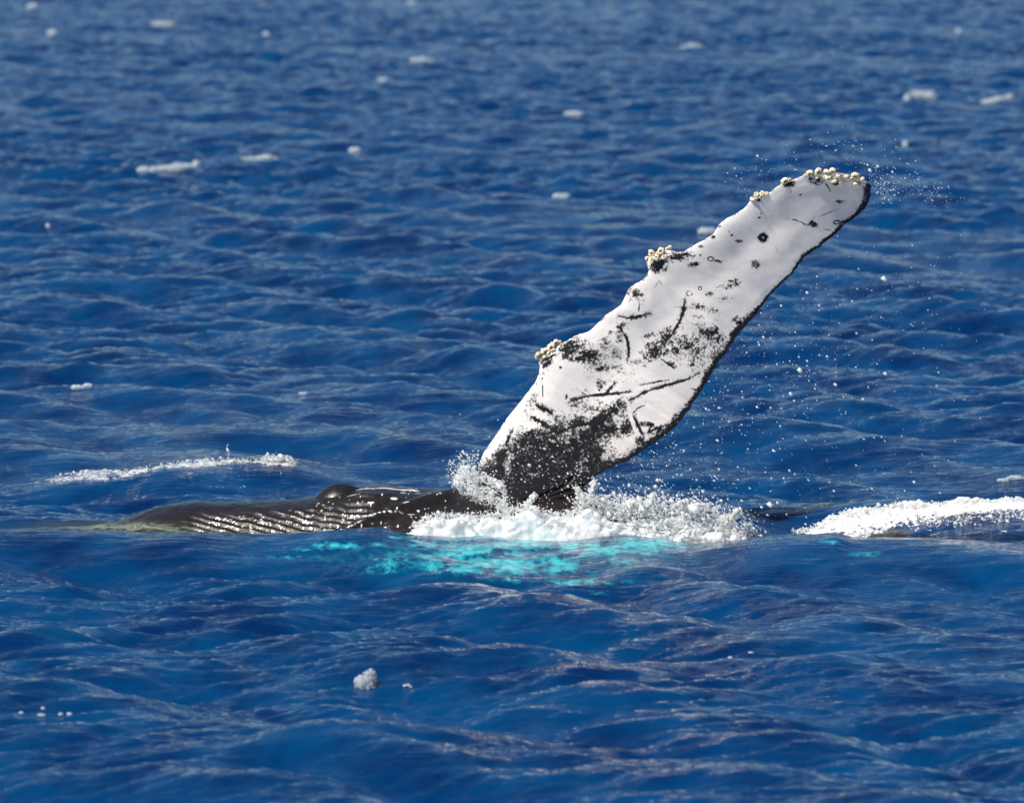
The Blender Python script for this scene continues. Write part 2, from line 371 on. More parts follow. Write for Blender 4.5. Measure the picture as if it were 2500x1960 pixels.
for p, wd in [([(1285,50),(1340,150),(1357,250),(1340,335)],15),([(920,612),(1060,577),(1200,570),(1370,545)],18),([(1250,480),(1180,570)],20),([(1440,500),(1560,475),(1660,458)],10),
              ([(1350,615),(1480,550),(1640,500),(1800,455),(1900,400)],20),([(810,862),(960,802),(1130,780),(1300,640)],32),([(650,650),(770,712)],32),([(615,738),(690,780),(765,832)],38),
              ([(1380,720),(1430,820),(1470,885)],20),([(1380,720),(1420,675),(1480,648)],9),([(1430,785),(1530,800),(1500,860),(1560,830),(1680,790)],16),([(1412,740),(1440,830)],9),
              ([(690,320),(790,268)],30),([(700,370),(770,300)],26),([(980,540),(1060,600)],5),([(1590,290),(1700,375)],8),([(1510,90),(1570,140)],7),([(1700,725),(1750,725)],16),([(1820,525),(1900,540)],8),
              ([(700,590),(700,470)],9),([(420,950),(470,840)],22),([(860,640),(1000,600)],7)]:
    stroke(Z2, p, wd)
ring(Z1, 1130, 622, 25, 24, 19, 1.3); ring(Z1, 732, 786, 22, 15, 8); ring(Z1, 570, 1048, 22, 17, 7); ring(Z1, 650, 1010, 12, 13, 7); ring(Z1, 1692, 508, 26, 14, 8); ring(Z1,1475,790,110,20,1,0.0); ring(Z2,1480,793,50,13,8)
stroke(Z2, [(1345,610),(1370,740),(1412,872)], 13, -1.6); stroke(Z2, [(1360,640),(1352,700)], 8, -.6)
# black rims: trailing edge and tip, broken
dtr = seg_d(fpx, fpy, T_[60::4].tolist())
rimw = interp(fpx, [(1430,10),(1560,14),(1640,16),(1700,11),(1780,15),(1815,16),(1850,7),(1930,5),(1960,9),(2010,7),(2060,9),(2085,8),(2110,17),(2130,24)])
D = np.maximum(D, 1.25 * np.exp(-0.6 * (dtr / rimw) ** 2) * (fpx > 1425))
dle = seg_d(fpx, fpy, L_[100::4].tolist())
D = np.maximum(D, 0.62 * np.exp(-(dle / 6.0) ** 2) * (SS < .93))
D = np.where(SD > 0, np.maximum(D, 0.75), D)
D[:, :] = np.where((dle < 3) & (SS > .93), np.maximum(D, .6), D)

# trunk
TOP = [(-1500,1420),(-600,1345),(-200,1312),(0,1300),(110,1296),(200,1292),(270,1283),(310,1268),(350,1250),(400,1239),(450,1234),(560,1232),(650,1233),(700,1229),(760,1217),(800,1210),(880,1196),(960,1194),(1060,1201),(1110,1203),(1150,1196),(1200,1190),(1300,1205),(1420,1216),(1480,1240),(1560,1256),(1650,1272),(1760,1290),(1830,1300),(1890,1318),(1960,1335),(2060,1322),(2130,1306),(2200,1296),(2260,1295),(2340,1302),(2420,1309),(2500,1314),(2800,1340),(3300,1420)]
NXB, NTB = 1000, 150
bx = np.linspace(-8.5, 7.0, NXB)
mid = np.r_[np.linspace(-8.5, -4.4, 60)[:-1], np.linspace(-4.4, 4.5, 860)[:-1], np.linspace(4.5, 7.0, 60)]
bx = mid; NXB = len(bx)
bpx = 1250 + bx / 0.003535
ztop = W(bpx, interp(bpx, TOP), 40.3)[:, 2]
for _ in range(6): ztop[1:-1] = .25 * ztop[:-2] + .5 * ztop[1:-1] + .25 * ztop[2:]
RY = np.interp(bx, [-8.5, -6, -4.4, -3, -1.5, 1, 4.4, 6, 7], [.25, .45, .70, .95, 1.15, 1.3, 1.15, .8, .3])
RZ = RY * 0.9
tt = np.r_[np.linspace(-0.25, 0.30, 14)[:-1], np.linspace(0.30, 1.75, 112)[:-1], np.linspace(1.75, 2 * np.pi - 0.25, 26)[:-1]]   # 0 = side facing the boat, pi/2 = top
TT, BX = np.meshgrid(tt, bx); BYc = 40.45
by = BYc - np.cos(TT) * RY[:, None]
bz = (ztop - RZ)[:, None] + np.sin(TT) * RZ[:, None]
BPv = np.stack([BX, by, bz], -1)
qx, qy = PX(BPv)
vis = (np.sin(TT) > 0) & (TT < 1.9)
nrm = np.stack([0 * TT, -np.cos(TT) / RY[:, None], np.sin(TT) / RZ[:, None]], -1); nrm /= np.linalg.norm(nrm, axis=-1, keepdims=True)
disp = np.zeros_like(TT)
# small hump of the back
hum = np.exp(-(np.abs((qx - 832) / 46)) ** 2.6 ) * np.exp(-((TT - 1.55) / 0.20) ** 2)
# pleats running down and along the flank
base = interp(qx, [(200,1120),(430,1185),(560,1214),(660,1240),(760,1266),(850,1281),(910,1283),(970,1272),(1040,1256),(1120,1240)])
ph = (qy - base)
warp = np.interp(qx.ravel(), np.linspace(200, 1200, 40), 2.0 * rng.standard_normal(40)).reshape(qx.shape)
pmask = sm(qx, 400, 520) * sm(-qx, -1010, -930) * vis * sm(TT, .2, .4) * sm(-TT, -1.42, -1.18)
per = 15.0
pl = np.sin(2 * np.pi * (ph + warp) / per)
groove = -(np.maximum(0, -pl) ** 1.5)
disp += 0.026 * groove * pmask
# fold from belly up to the flipper root
fl = [(830,1300),(900,1270),(960,1245),(1030,1222),(1100,1206),(1140,1200)]
dfl = seg_d(qx, qy, fl); dfl2 = seg_d(qx, qy, [(960,1262),(1060,1240),(1140,1215),(1200,1205)])
sgn = qy - interp(qx, fl)
disp += (0.030 * np.exp(-(dfl / 9) ** 2) - 0.03 * np.exp(-((sgn - 14) / 8) ** 2) * (np.abs(qx - 1000) < 170)) * vis
disp -= 0.012 * np.exp(-(dfl2 / 4) ** 2) * vis
disp += 0.03 * np.exp(-(((qx - 900) / 60) ** 2 + ((qy - 1215) / 14) ** 2)) * vis
bn = noise3((NXB, 160), 0.0104, 3.0, 0.05, 1.2, 21)[:, :TT.shape[1]]
disp += 0.004 * bn * vis
BPv = BPv + nrm * disp[..., None]
# pale marks: 0 white .. 1 dark (same channel as the flipper)
n1 = noise3((NXB, 2048), 0.0104, 2.4, 0.02, 0.8, 31, aniso=(3.5, 1))
lat = np.clip(((ph + warp) * 4 + 900).astype(int), 0, 2047)
streak = n1[np.arange(NXB)[:, None], lat]
ridge = np.exp(-((((ph + warp) / per) % 1 - 0.42) / 0.07) ** 2)
white = sm(streak + 0.25 * bn, 0.35, 1.1) * ridge * pmask * sm(qx, 480, 600)
edge = np.exp(-((TT - 1.50) / .03) ** 2) * sm(n1[:, 100:101], .3, 1.0) * sm(BX, -2.8, -2.4) * sm(-BX, 0.6, 0.9)
sp2 = sm(noise3((NXB, 160), 0.0104, 1.2, 0.02, .2, 41)[:, :TT.shape[1]], 2.1, 2.5) * vis * sm(qx, 700, 800) * sm(-qx, -1700, -1400)
wq = blobs(qx, qy, [(962,1218,8,2.6,1.0),(1000,1248,40,1,.5),(990,1232,10,1.2,.7),(860,1213,16,1,.6),(985,1201,10,1,.6),(1020,1204,8,1,.6)]) * vis
bw = np.clip(np.maximum.reduce([white * 0.8, 0.6 * edge, sp2 * .9, wq]), 0, 1)
DB = 1.1 - 1.25 * bw
# submerged flank is mottled grey-green and pale through thin water
pale = blobs(qx, qy, [(330,1287,95,12,1),(230,1288,130,9,1),(440,1294,60,8,.8)]) * (bx[:, None] < -2.0)

# one continuous skin: trunk + arm
nb = BPv.shape[1]
vb_ = BPv.reshape(-1, 3); fb = grid_faces(NXB, nb, True)
nf = FP.shape[1]
ff = grid_faces(NS, nf, True)[:, ::-1] + len(vb_)
verts = np.r_[vb_, FP.reshape(-1, 3)]
dark = np.r_[DB.ravel(), D.ravel()]
isb = np.r_[np.ones(len(vb_)), 0.9 * sm(fpy, 1150, 1230).ravel()]
pale_a = np.r_[pale.ravel(), np.zeros(FP.shape[0] * nf)]
def skin_material():
    m, n, l, out = mat('whale_skin')
    oc = n.new('ShaderNodeTexCoord').outputs['Object']
    d = attr_n(n, 'dark'); body = attr_n(n, 'trunk')
    s1 = noise_n(n, l, oc, 46, 6, 0.75, (1, 1, 1), 0)
    s2 = noise_n(n, l, oc, 11, 4, 0.6, (1, .6, 1.3), 0)
    amp = math_n(n, l, 'SUBTRACT', 1.0, math_n(n, l, 'MULTIPLY', body, 0.85))
    nz = math_n(n, l, 'ADD', math_n(n, l, 'MULTIPLY', math_n(n, l, 'SUBTRACT', s1, 0.5), 2.1), math_n(n, l, 'MULTIPLY', math_n(n, l, 'SUBTRACT', s2, 0.5), 1.1))
    # spatter only where there is some pigment to begin with
    gate = ramp(n, l, d, 0.12, 0.5)
    f = math_n(n, l, 'ADD', d, math_n(n, l, 'MULTIPLY', math_n(n, l, 'MULTIPLY', nz, amp), gate))
    k = ramp(n, l, f, 0.42, 0.88)
    big = ramp(n, l, noise_n(n, l, oc, 2.6, 6, 0.65, (1, 1, 1.5), 0, dist=0.6), 0.36, 0.62)
    wht = mixc(n, l, big, (0.60, 0.565, 0.56), (0.75, 0.70, 0.665))
    dk = mixc(n, l, noise_n(n, l, oc, 7, 4, 0.6), (0.004, 0.004, 0.005), (0.017, 0.015, 0.016))
    bd = mixc(n, l, noise_n(n, l, oc, 5, 5, 0.65, (0.4, 1, 2)), (0.005, 0.004, 0.004), (0.024, 0.019, 0.017))
    dk = mixc(n, l, body, dk, bd)
    pn = noise_n(n, l, oc, 8, 6, 0.75, (0.6, 1, 2.2), 0.3, dist=1.2)
    dk = mixc(n, l, math_n(n, l, 'MULTIPLY', attr_n(n, 'pale'), ramp(n, l, pn, 0.38, 0.60)), dk, (0.15, 0.18, 0.125))
    col = mixc(n, l, k, wht, dk)
    b = n.new('ShaderNodeBsdfPrincipled'); l.new(col, b.inputs['Base Color'])
    rr = math_n(n, l, 'MULTIPLY_ADD', s2, 0.3, 0.16); l.new(rr, b.inputs['Roughness'])
    b.inputs['Specular IOR Level'].default_value = 0.30
    bp = n.new('ShaderNodeBump'); bp.inputs['Strength'].default_value = 0.3; bp.inputs['Distance'].default_value = 0.008
    l.new(math_n(n, l, 'ADD', math_n(n, l, 'MULTIPLY', s1, 1.4), s2), bp.inputs['Height']); l.new(bp.outputs[0], b.inputs['Normal'])
    b.inputs['Coat Weight'].default_value = 0.25; b.inputs['Coat Roughness'].default_value = 0.12
    l.new(b.outputs[0], out.inputs[0])
    return m
M_SKIN = skin_material()
whale = bpy.data.objects.new('whale', None); S.collection.objects.link(whale); whale.location = (0, 0, 0)
body = mesh_obj('body', verts, np.r_[fb, ff], M_SKIN, whale, attrs=dict(dark=dark, trunk=isb, pale=pale_a))
tag(whale, 'dark whale lying at the surface with one black and white flipper raised', 'whale')

# small rounded dorsal fin
fa, fb2 = np.meshgrid(np.linspace(0, np.pi, 36), np.linspace(0, 2 * np.pi, 48, endpoint=False), indexing='ij')
fx0 = interp(np.cos(fa) * 0 + fa, [(0, 0), (np.pi, 1)])
tpos = (1 - np.cos(fa)) / 2
cxx = 762 + 128 * tpos
ctop = interp(cxx, [(762,1222),(775,1207),(790,1193),(805,1184),(820,1179),(838,1179),(855,1182),(870,1188),(882,1192),(890,1200)])
cz = W(cxx, ctop, 40.42)[..., 2]; rad_z = np.sin(fa) ** 0.5 * 0.17 + 0.001
FV = np.stack([W(cxx, ctop, 40.42)[..., 0], 40.42 + np.cos(fb2) * 0.19 * np.sin(fa) ** 0.8, cz - rad_z + np.sin(fb2) * rad_z], -1)
nfv = FV.shape[0] * FV.shape[1]
mesh_obj('dorsal_fin', FV.reshape(-1, 3), grid_faces(36, 48, True), M_SKIN, whale, attrs=dict(dark=np.full(nfv, 1.6), trunk=np.full(nfv, 0.3), pale=np.zeros(nfv)))

# barnacles
def simple(name, col, rough=0.5, spec=0.5, bump=None):
    m, n, l, out = mat(name); b = n.new('ShaderNodeBsdfPrincipled')
    oc = n.new('ShaderNodeTexCoord').outputs['Object']
    nz = ramp(n, l, noise_n(n, l, oc, 1.8, 5, 0.7), 0.36, 0.56)
    l.new(mixc(n, l, nz, (col[0] * 0.50, col[1] * 0.36, col[2] * 0.22), tuple(min(1, c * 1.2) for c in col)), b.inputs['Base Color'])
    bp = n.new('ShaderNodeBump'); bp.inputs['Strength'].default_value = 0.8; bp.inputs['Distance'].default_value = 0.01
    l.new(noise_n(n, l, oc, 6, 3, 0.7), bp.inputs['Height']); l.new(bp.outputs[0], b.inputs['Normal'])
    b.inputs['Roughness'].default_value = rough; b.inputs['Specular IOR Level'].default_value = spec
    l.new(b.outputs[0], out.inputs[0]); return m
M_SHELL = simple('barnacle_shell', (0.70, 0.64, 0.47), 0.55)
M_RUST = simple('barnacle_opening', (0.42, 0.17, 0.05), 0.6)
def barnacle_mesh(name, seed):
    r = np.random.default_rng(seed); k = 12
    prof_ = [(1.0, -0.25), (1.02, 0.1), (0.88, 0.48), (0.66, 0.70), (0.46, 0.74), (0.34, 0.55), (0.22, 0.30)]
    V_ = []
    for q, (rr, zz) in enumerate(prof_):
        for i in range(k):
            a = 2 * math.pi * i / k
            m_ = 1 + (0.07 if i % 2 else -0.07) * (q < 4) + 0.10 * r.standard_normal()
            V_.append((rr * m_ * math.cos(a), rr * m_ * math.sin(a), zz + 0.07 * r.standard_normal()))
    V_.append((0, 0, 0.28))
    F_ = [(q * k + i, q * k + (i + 1) % k, (q + 1) * k + (i + 1) % k, (q + 1) * k + i) for q in range(6) for i in range(k)]
    F_ += [(6 * k + i, 6 * k + (i + 1) % k, 7 * k) for i in range(k)]
    out = []
    for nm, fs, mt in ((name, F_[:60], M_SHELL), ('opening', F_[60:], M_RUST)):
        me = bpy.data.meshes.new(nm); u = sorted({i for f_ in fs for i in f_}); mp_ = {a: b for b, a in enumerate(u)}
        me.from_pydata([V_[i] for i in u], [], [[mp_[i] for i in f_] for f_ in fs]); me.materials.append(mt)
        for p in me.polygons: p.use_smooth = True
        out.append(me)
    return out
BM = [barnacle_mesh('barnacle', 50 + i) for i in range(9)]
me_f = body.data
vn = np.empty(len(me_f.vertices) * 3, np.float32); me_f.vertex_normals.foreach_get('vector', vn); vn = vn.reshape(-1, 3)
vpx, vpy = PX(verts); isfront = np.r_[vis.ravel(), (SD < 0).ravel()]
off = len(vb_)
BARN = [(1977,423,10),(1998,419,10),(2019,421,8),(2033,417,10),(2046,428,8),(2022,431,11),(2035,440,10),(2054,443,9),(2089,429,9),(2089,446,11),(1916,442,9),(1927,440,5),(1847,475,8),(1839,486,8),(1861,473,7),(1871,473,5),
        (1591,618,9),(1580,631,7),(1614,613,9),(1606,620,6),(1622,627,7),(1603,629,6),(1630,608,6),(1314,868,10),(1330,858,10),(1346,848,10),(1357,836,8),(1367,834,5),(1352,855,6),(2066,430,5),(2106,437,5),(1854,480,5),(1636,604,5),(2074,437,5),(2010,430,5),(1592,632,6),(1340,862,5)]
BODYB = [(578,1283,4),(594,1286,5),(613,1290,5),(624,1271,3.5),(638,1270,3.5),(631,1278,3.5),(705,1298,4),(765,1259,4),(684,1274,3.5),(612,1284,3.5),(850,1266,3.5),(940,1290,5),(786,1248,3.5),(720,1283,3.5)]
def put_barnacle(x, y, r, sel, k):
    d = (vpx[sel] - x) ** 2 + (vpy[sel] - y) ** 2 
    i = sel[np.argmin(d)]
    p = Vector(verts[i]); nn = Vector(vn[i].tolist())
    q = W(x, y, verts[i][1]); p = Vector(q.tolist()) if d.min() < 400 else p
    if nn.y > 0.2: nn.y = 0.2
    nn = (nn * 0.8 + Vector((-0.12, -0.9, 0.35)) + Vector(rng.standard_normal(3).tolist()) * 0.22).normalized()
    o = bpy.data.objects.new('barnacle', BM[k % 9][0]); S.collection.objects.link(o); o.parent = whale
    rr = r * 0.00353 * (0.85 + 0.35 * random.random())
    o.matrix_world = Matrix.Translation(p) @ nn.to_track_quat('Z', 'Y').to_matrix().to_4x4() @ Matrix.Rotation(k * 1.3, 4, 'Z') @ Matrix.Diagonal((rr, rr * (0.8 + 0.3 * random.random()), rr * 0.8, 1))
    if r > 4.5:
        q_ = bpy.data.objects.new('opening', BM[k % 9][1]); S.collection.objects.link(q_); q_.parent = o
self_f = np.arange(off, len(verts))[isfront[off:]]; self_b = np.arange(off)[isfront[:off]]
for k, (x, y, r) in enumerate(BARN): put_barnacle(x, y, r, self_f, k)
for k in range(34):                                 # young ones packed between the grown
    x, y, r = BARN[int(rng.integers(len(BARN)))]
    put_barnacle(x + 9 * rng.standard_normal(), y + 5 * abs(rng.standard_normal()), 2.6 + 2.0 * rng.random(), self_f, k)
for k, (x, y, r) in enumerate(BODYB): put_barnacle(x, y, r, self_b, k)

# ---------------------------------------------------------------- foam, splash, spray
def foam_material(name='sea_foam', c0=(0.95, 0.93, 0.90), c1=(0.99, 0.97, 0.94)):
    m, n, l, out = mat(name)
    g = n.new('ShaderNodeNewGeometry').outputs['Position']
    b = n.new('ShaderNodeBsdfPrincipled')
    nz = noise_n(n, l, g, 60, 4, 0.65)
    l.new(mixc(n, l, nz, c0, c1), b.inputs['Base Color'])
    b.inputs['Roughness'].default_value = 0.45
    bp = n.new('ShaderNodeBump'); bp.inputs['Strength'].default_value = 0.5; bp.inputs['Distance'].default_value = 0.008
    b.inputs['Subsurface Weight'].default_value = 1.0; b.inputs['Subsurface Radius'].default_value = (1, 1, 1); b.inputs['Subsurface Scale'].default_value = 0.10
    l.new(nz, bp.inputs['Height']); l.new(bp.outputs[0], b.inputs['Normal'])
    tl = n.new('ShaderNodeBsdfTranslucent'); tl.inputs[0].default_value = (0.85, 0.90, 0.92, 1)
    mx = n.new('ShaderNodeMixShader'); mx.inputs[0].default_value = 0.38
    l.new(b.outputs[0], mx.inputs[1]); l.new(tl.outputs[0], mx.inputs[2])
    # torn, lacy water: holes where the sheet is porous
    po = attr_n(n, 'porous')
    h1 = noise_n(n, l, g, 26, 5, 0.7, (0.7, 1, 1), 0, dist=0.7)
    hol = ramp(n, l, math_n(n, l, 'ADD', math_n(n, l, 'MULTIPLY', po, 0.62), math_n(n, l, 'MULTIPLY', math_n(n, l, 'SUBTRACT', h1, 0.5), 3.0)), 0.50, 0.62)
    hol = math_n(n, l, 'MULTIPLY', hol, ramp(n, l, po, 0.02, 0.2))
    tp = n.new('ShaderNodeBsdfTransparent'); mh = n.new('ShaderNodeMixShader')
    l.new(hol, mh.inputs[0]); l.new(mx.outputs[0], mh.inputs[1]); l.new(tp.outputs[0], mh.inputs[2])
    l.new(mh.outputs[0], out.inputs[0])
    return m
M_FOAM = foam_material()
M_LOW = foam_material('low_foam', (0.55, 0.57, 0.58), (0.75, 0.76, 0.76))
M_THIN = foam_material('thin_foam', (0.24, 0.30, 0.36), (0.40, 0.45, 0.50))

def surface_nets(f, org, h):
    ins = f > 0
    nx, ny, nz = f.shape
    c = np.zeros((nx - 1, ny - 1, nz - 1), np.int8)
    for i in (0, 1):
        for j in (0, 1):
            for k in (0, 1): c += ins[i:nx - 1 + i, j:ny - 1 + j, k:nz - 1 + k]
    act = (c > 0) & (c < 8)
    ids = np.full(act.shape, -1, np.int64); I = np.argwhere(act); ids[act] = np.arange(len(I))
    acc = np.zeros((len(I), 3)); cnt = np.zeros(len(I))
    for ax in range(3):
        o1, o2 = [a for a in range(3) if a != ax]
        for a in (0, 1):
            for b in (0, 1):
                p = I.copy(); p[:, o1] += a; p[:, o2] += b; q = p.copy(); q[:, ax] += 1
                fp, fq = f[tuple(p.T)], f[tuple(q.T)]
                x = (fp > 0) != (fq > 0)
                t = np.where(x, fp / np.where(x, fp - fq, 1), 0)
                pt = p.astype(float); pt[:, ax] += t
                acc[x] += pt[x]; cnt[x] += 1
    V_ = acc / cnt[:, None] * h + org
    Fs = []
    for ax in range(3):
        o1, o2 = (ax + 1) % 3, (ax + 2) % 3
        sl = [slice(None)] * 3; sl2 = [slice(None)] * 3
        sl[ax] = slice(0, -1); sl2[ax] = slice(1, None)
        a, b = ins[tuple(sl)], ins[tuple(sl2)]
        E = np.argwhere(a != b); fl = a[tuple(E.T)]
        ok = (E[:, o1] > 0) & (E[:, o2] > 0) & (E[:, o1] < f.shape[o1] - 1) & (E[:, o2] < f.shape[o2] - 1)
        E, fl = E[ok], fl[ok]
        def cid(d1, d2):
            q = E.copy(); q[:, o1] -= d1; q[:, o2] -= d2; return ids[tuple(q.T)]
        Q = np.stack([cid(1, 1), cid(0, 1), cid(0, 0), cid(1, 0)], -1)
        Q[~fl] = Q[~fl][:, ::-1]; Fs.append(Q)
    F_ = np.concatenate(Fs); F_ = F_[(F_ >= 0).all(1)]
    return V_, F_

OCT = np.array([(1,0,0),(-1,0,0),(0,1,0),(0,-1,0),(0,0,1),(0,0,-1)], float)
OCF = np.array([(0,2,4),(2,1,4),(1,3,4),(3,0,4),(2,0,5),(1,2,5),(3,1,5),(0,3,5)])
def ico():
    import bmesh
    b = bmesh.new(); bmesh.ops.create_icosphere(b, subdivisions=1, radius=1)
    v_ = np.array([x.co[:] for x in b.verts]); f_ = np.array([[q.index for q in x.verts] for x in b.faces]); b.free(); return v_, f_
ICV, ICF = ico()
def drops(c, r, name, tilt=(0.5, 0.0, -0.35), big=True, seed=0):
    r_ = np.random.default_rng(seed + 99)
    Vb, Fb = (ICV, ICF) if big else (OCT, OCF)
    t = np.array(tilt); 
    jit = 1 + 0.35 * r_.standard_normal((len(c), len(Vb), 1)) * (0.5 if not big else 0.6)
    e = 1 + 0.6 * r_.random((len(c), 1, 1))
    al = (Vb @ (t / np.linalg.norm(t)))[None, :, None] * (t / np.linalg.norm(t))[None, None]
    V_ = c[:, None] + r[:, None, None] * (Vb[None] * jit + al * (e - 1) * 1.3)
    F_ = Fb[None] + (np.arange(len(c)) * len(Vb))[:, None, None]
    return V_.reshape(-1, 3), F_.reshape(-1, 3)
def tri(F_): return np.concatenate([F_[:, [0, 1, 2]], F_[:, [0, 2, 3]]]) if F_.shape[1] == 4 else F_
def join(parts):
    V_, F_, o = [], [], 0
    for v_, f_ in parts:
        V_.append(v_); F_.append(tri(f_) + o); o += len(v_)
    return np.concatenate(V_), np.concatenate(F_)

# main splash along the whale's side
STOP = [(960,1312),(985,1300),(1010,1287),(1040,1268),(1060,1256),(1100,1262),(1140,1257),(1170,1266),(1200,1256),(1225,1260),(1255,1256),(1280,1236),(1305,1228),(1320,1248),(1350,1258),(1380,1254),(1405,1250),(1428,1232),(1445,1232),(1460,1242),(1490,1262),(1520,1258),(1560,1240),(1600,1236),(1640,1234),(1665,1230),(1700,1244),(1730,1243),(1770,1264),(1800,1276),(1815,1292),(1850,1312),(1880,1325)]
h = 0.0125
org = np.array([W(940, 1300, 39.4)[0], 38.95, -0.30])
shp = (int((W(1900, 1300, 39.4)[0] - org[0]) / h), 80, 70)
X, Yg, Zg = np.meshgrid(*[org[i] + h * np.arange(shp[i]) for i in range(3)], indexing='ij')
sx, sy = PX(np.stack([X, Yg, Zg], -1))
N1 = noise3(shp, h, 3.0, 0.035, 0.30, 71); N2 = noise3(shp, h, 2.0, 0.028, 0.11, 72)
ytop = interp(sx, STOP) + 10
lace = sm(sx, 1440, 1600)
ceil_ = (sy - ytop) * 0.0035
yc = 39.42 + 0.02 * np.sin(X * 3)
f = np.minimum(ceil_ - 0.02, 0.34 - np.abs(Yg - yc) * 1.0)
f = np.minimum(f, 0.12) + (0.0075 + 0.020 * np.maximum(lace, np.exp(-(ceil_ / 0.06) ** 2))) * N1 + (0.0025 + 0.004 * lace) * N2
f = f - lace * (0.045 + 0.030 * np.abs(N2) + 0.02 * np.abs(N1)) + lace * 0.05 * sm(sy, 1280, 1315)
f = f - 0.9 * (ceil_ < -0.10)
f[0] = f[-1] = -1; f[:, 0] = f[:, -1] = -1; f[:, :, -1] = -1; f[:, :, 0] = -1
SV, SF = surface_nets(f, org, h)

def px_cloud(n, pts, sx_, sy_, Y0, Ys, r0, seed, small=0.6):
    """droplets scattered round a polyline of places; sx_, sy_ spreads in photograph pixels"""
    r = np.random.default_rng(seed); pts = np.array(pts, float)
    d = np.r_[0, np.cumsum(np.hypot(*np.diff(pts[:, :2], axis=0).T))]
    t = r.random(n) * d[-1]
    x = np.interp(t, d, pts[:, 0]) + sx_ * r.standard_normal(n); y = np.interp(t, d, pts[:, 1]) + sy_ * r.standard_normal(n)
    Y = Y0 + Ys * r.standard_normal(n)
    rad = r0 * np.exp(0.45 * r.standard_normal(n)) * 0.00353
    return W(x, y, Y), rad
parts = [(SV, SF)]
def add_drops(parts, *a, big=True, keep=None):
    c, r = px_cloud(*a)
    if keep is not None: k_ = keep(*PX(c)); c, r = c[k_], r[k_]
    parts.append(drops(c, r, '', big=big, seed=a[-1]))
above = lambda x, y: y < interp(x, CREST) - 2
add_drops(parts, 2200, [(1010,1284),(1060,1260),(1140,1262),(1200,1262),(1280,1238),(1350,1260),(1400,1256),(1430,1215),(1450,1220)], 9, 6, 39.2, .06, 1.2, 1, big=False, keep=above)
add_drops(parts, 3600, [(1430,1215),(1470,1235),(1560,1240),(1660,1240),(1740,1255),(1820,1300)], 22, 17, 39.4, .15, 1.25, 2, big=False, keep=above)
add_drops(parts, 420, [(1440,1210),(1520,1245),(1660,1240),(1760,1262),(1830,1300)], 20, 17, 39.3, .12, 2.0, 3, keep=above)
add_drops(parts, 900, [(1480,1280),(1700,1290),(1830,1308)], 20, 12, 39.3, .12, 1.2, 4, big=False, keep=above)
# ligaments thrown up from the splash
for k, (a, b, c_) in enumerate([((1430,1250),(1425,1215),(1405,1190)),((1500,1262),(1530,1240),(1565,1212)),((1690,1250),(1712,1232),(1730,1240)),((1285,1240),(1290,1228),(1308,1205)),((1560,1250),(1580,1232),(1600,1205)),((1640,1240),(1668,1226),(1700,1235)),((1760,1270),(1790,1262),(1800,1245)),((1440,1215),(1446,1195),(1452,1178))]):
    add_drops(parts, 110, [a, b, c_], 2.5, 2.5, 39.25, .03, 2.6, 200 + k, big=False)
V_, F_ = join(parts)
spx, spy = PX(V_)
por = np.zeros(len(V_)); k0 = len(SV)
por[:k0] = np.clip(0.95 * sm(spx[:k0], 1440, 1560) * (1 - 0.7 * sm(spy[:k0], 1290, 1318)) + 0.8 * sm(interp(spx[:k0], STOP) + 26 - spy[:k0], 0, 22), 0, 1)
splash = mesh_obj('splash', V_, F_, M_FOAM, attrs=dict(porous=por))
tag(splash, 'long white churning splash under the raised flipper against the whale', 'splash', kind='stuff')

# splash at the front edge of the flipper root
h2 = 0.010
org2 = np.array([W(1090, 1200, 39.6)[0], 39.35, W(1090, 1275, 39.4)[2]])
shp2 = (int(150 * .00353 / h2) + 2, 45, int(175 * .00353 / h2))
X, Yg, Zg = np.meshgrid(*[org2[i] + h2 * np.arange(shp2[i]) for i in range(3)], indexing='ij')
sx, sy = PX(np.stack([X, Yg, Zg], -1))
dsp = seg_d(sx, sy, [(1112,1180),(1122,1160),(1140,1150),(1160,1162),(1150,1185),(1170,1200),(1200,1205)])
dsp = np.minimum(dsp, seg_d(sx, sy, [(1125,1185),(1165,1205),(1215,1225),(1240,1245)]))
dsp = np.minimum(dsp, seg_d(sx, sy, [(1185,1165),(1215,1180),(1230,1195)]) + 2)
f = 0.026 - np.maximum(dsp - 5, 0) * 0.0035 + 0.022 * noise3(shp2, h2, 2.5, .025, .2, 81) - np.abs(Yg - 39.58) * 0.55 - 0.008
f[0] = f[-1] = -1; f[:, 0] = f[:, -1] = -1; f[:, :, -1] = -1; f[:, :, 0] = -1
V2_, F2_ = surface_nets(f, org2, h2)
parts = [(V2_, F2_)]
add_drops(parts, 900, [(1112,1180),(1120,1155),(1140,1145),(1165,1160),(1150,1190),(1200,1215),(1240,1240)], 12, 12, 39.5, .05, 1.1, 5, big=False)
add_drops(parts, 160, [(1105,1140),(1130,1125),(1160,1120)], 14, 12, 39.7, .1, 1.4, 6, big=False)
V_, F_ = join(parts)
por = np.zeros(len(V_)); por[:len(V2_)] = 0.88
tag(mesh_obj('splash', V_, F_, M_FOAM, attrs=dict(porous=por)), 'small lacy white splash where the flipper\'s left edge meets the whale', 'splash', kind='stuff')

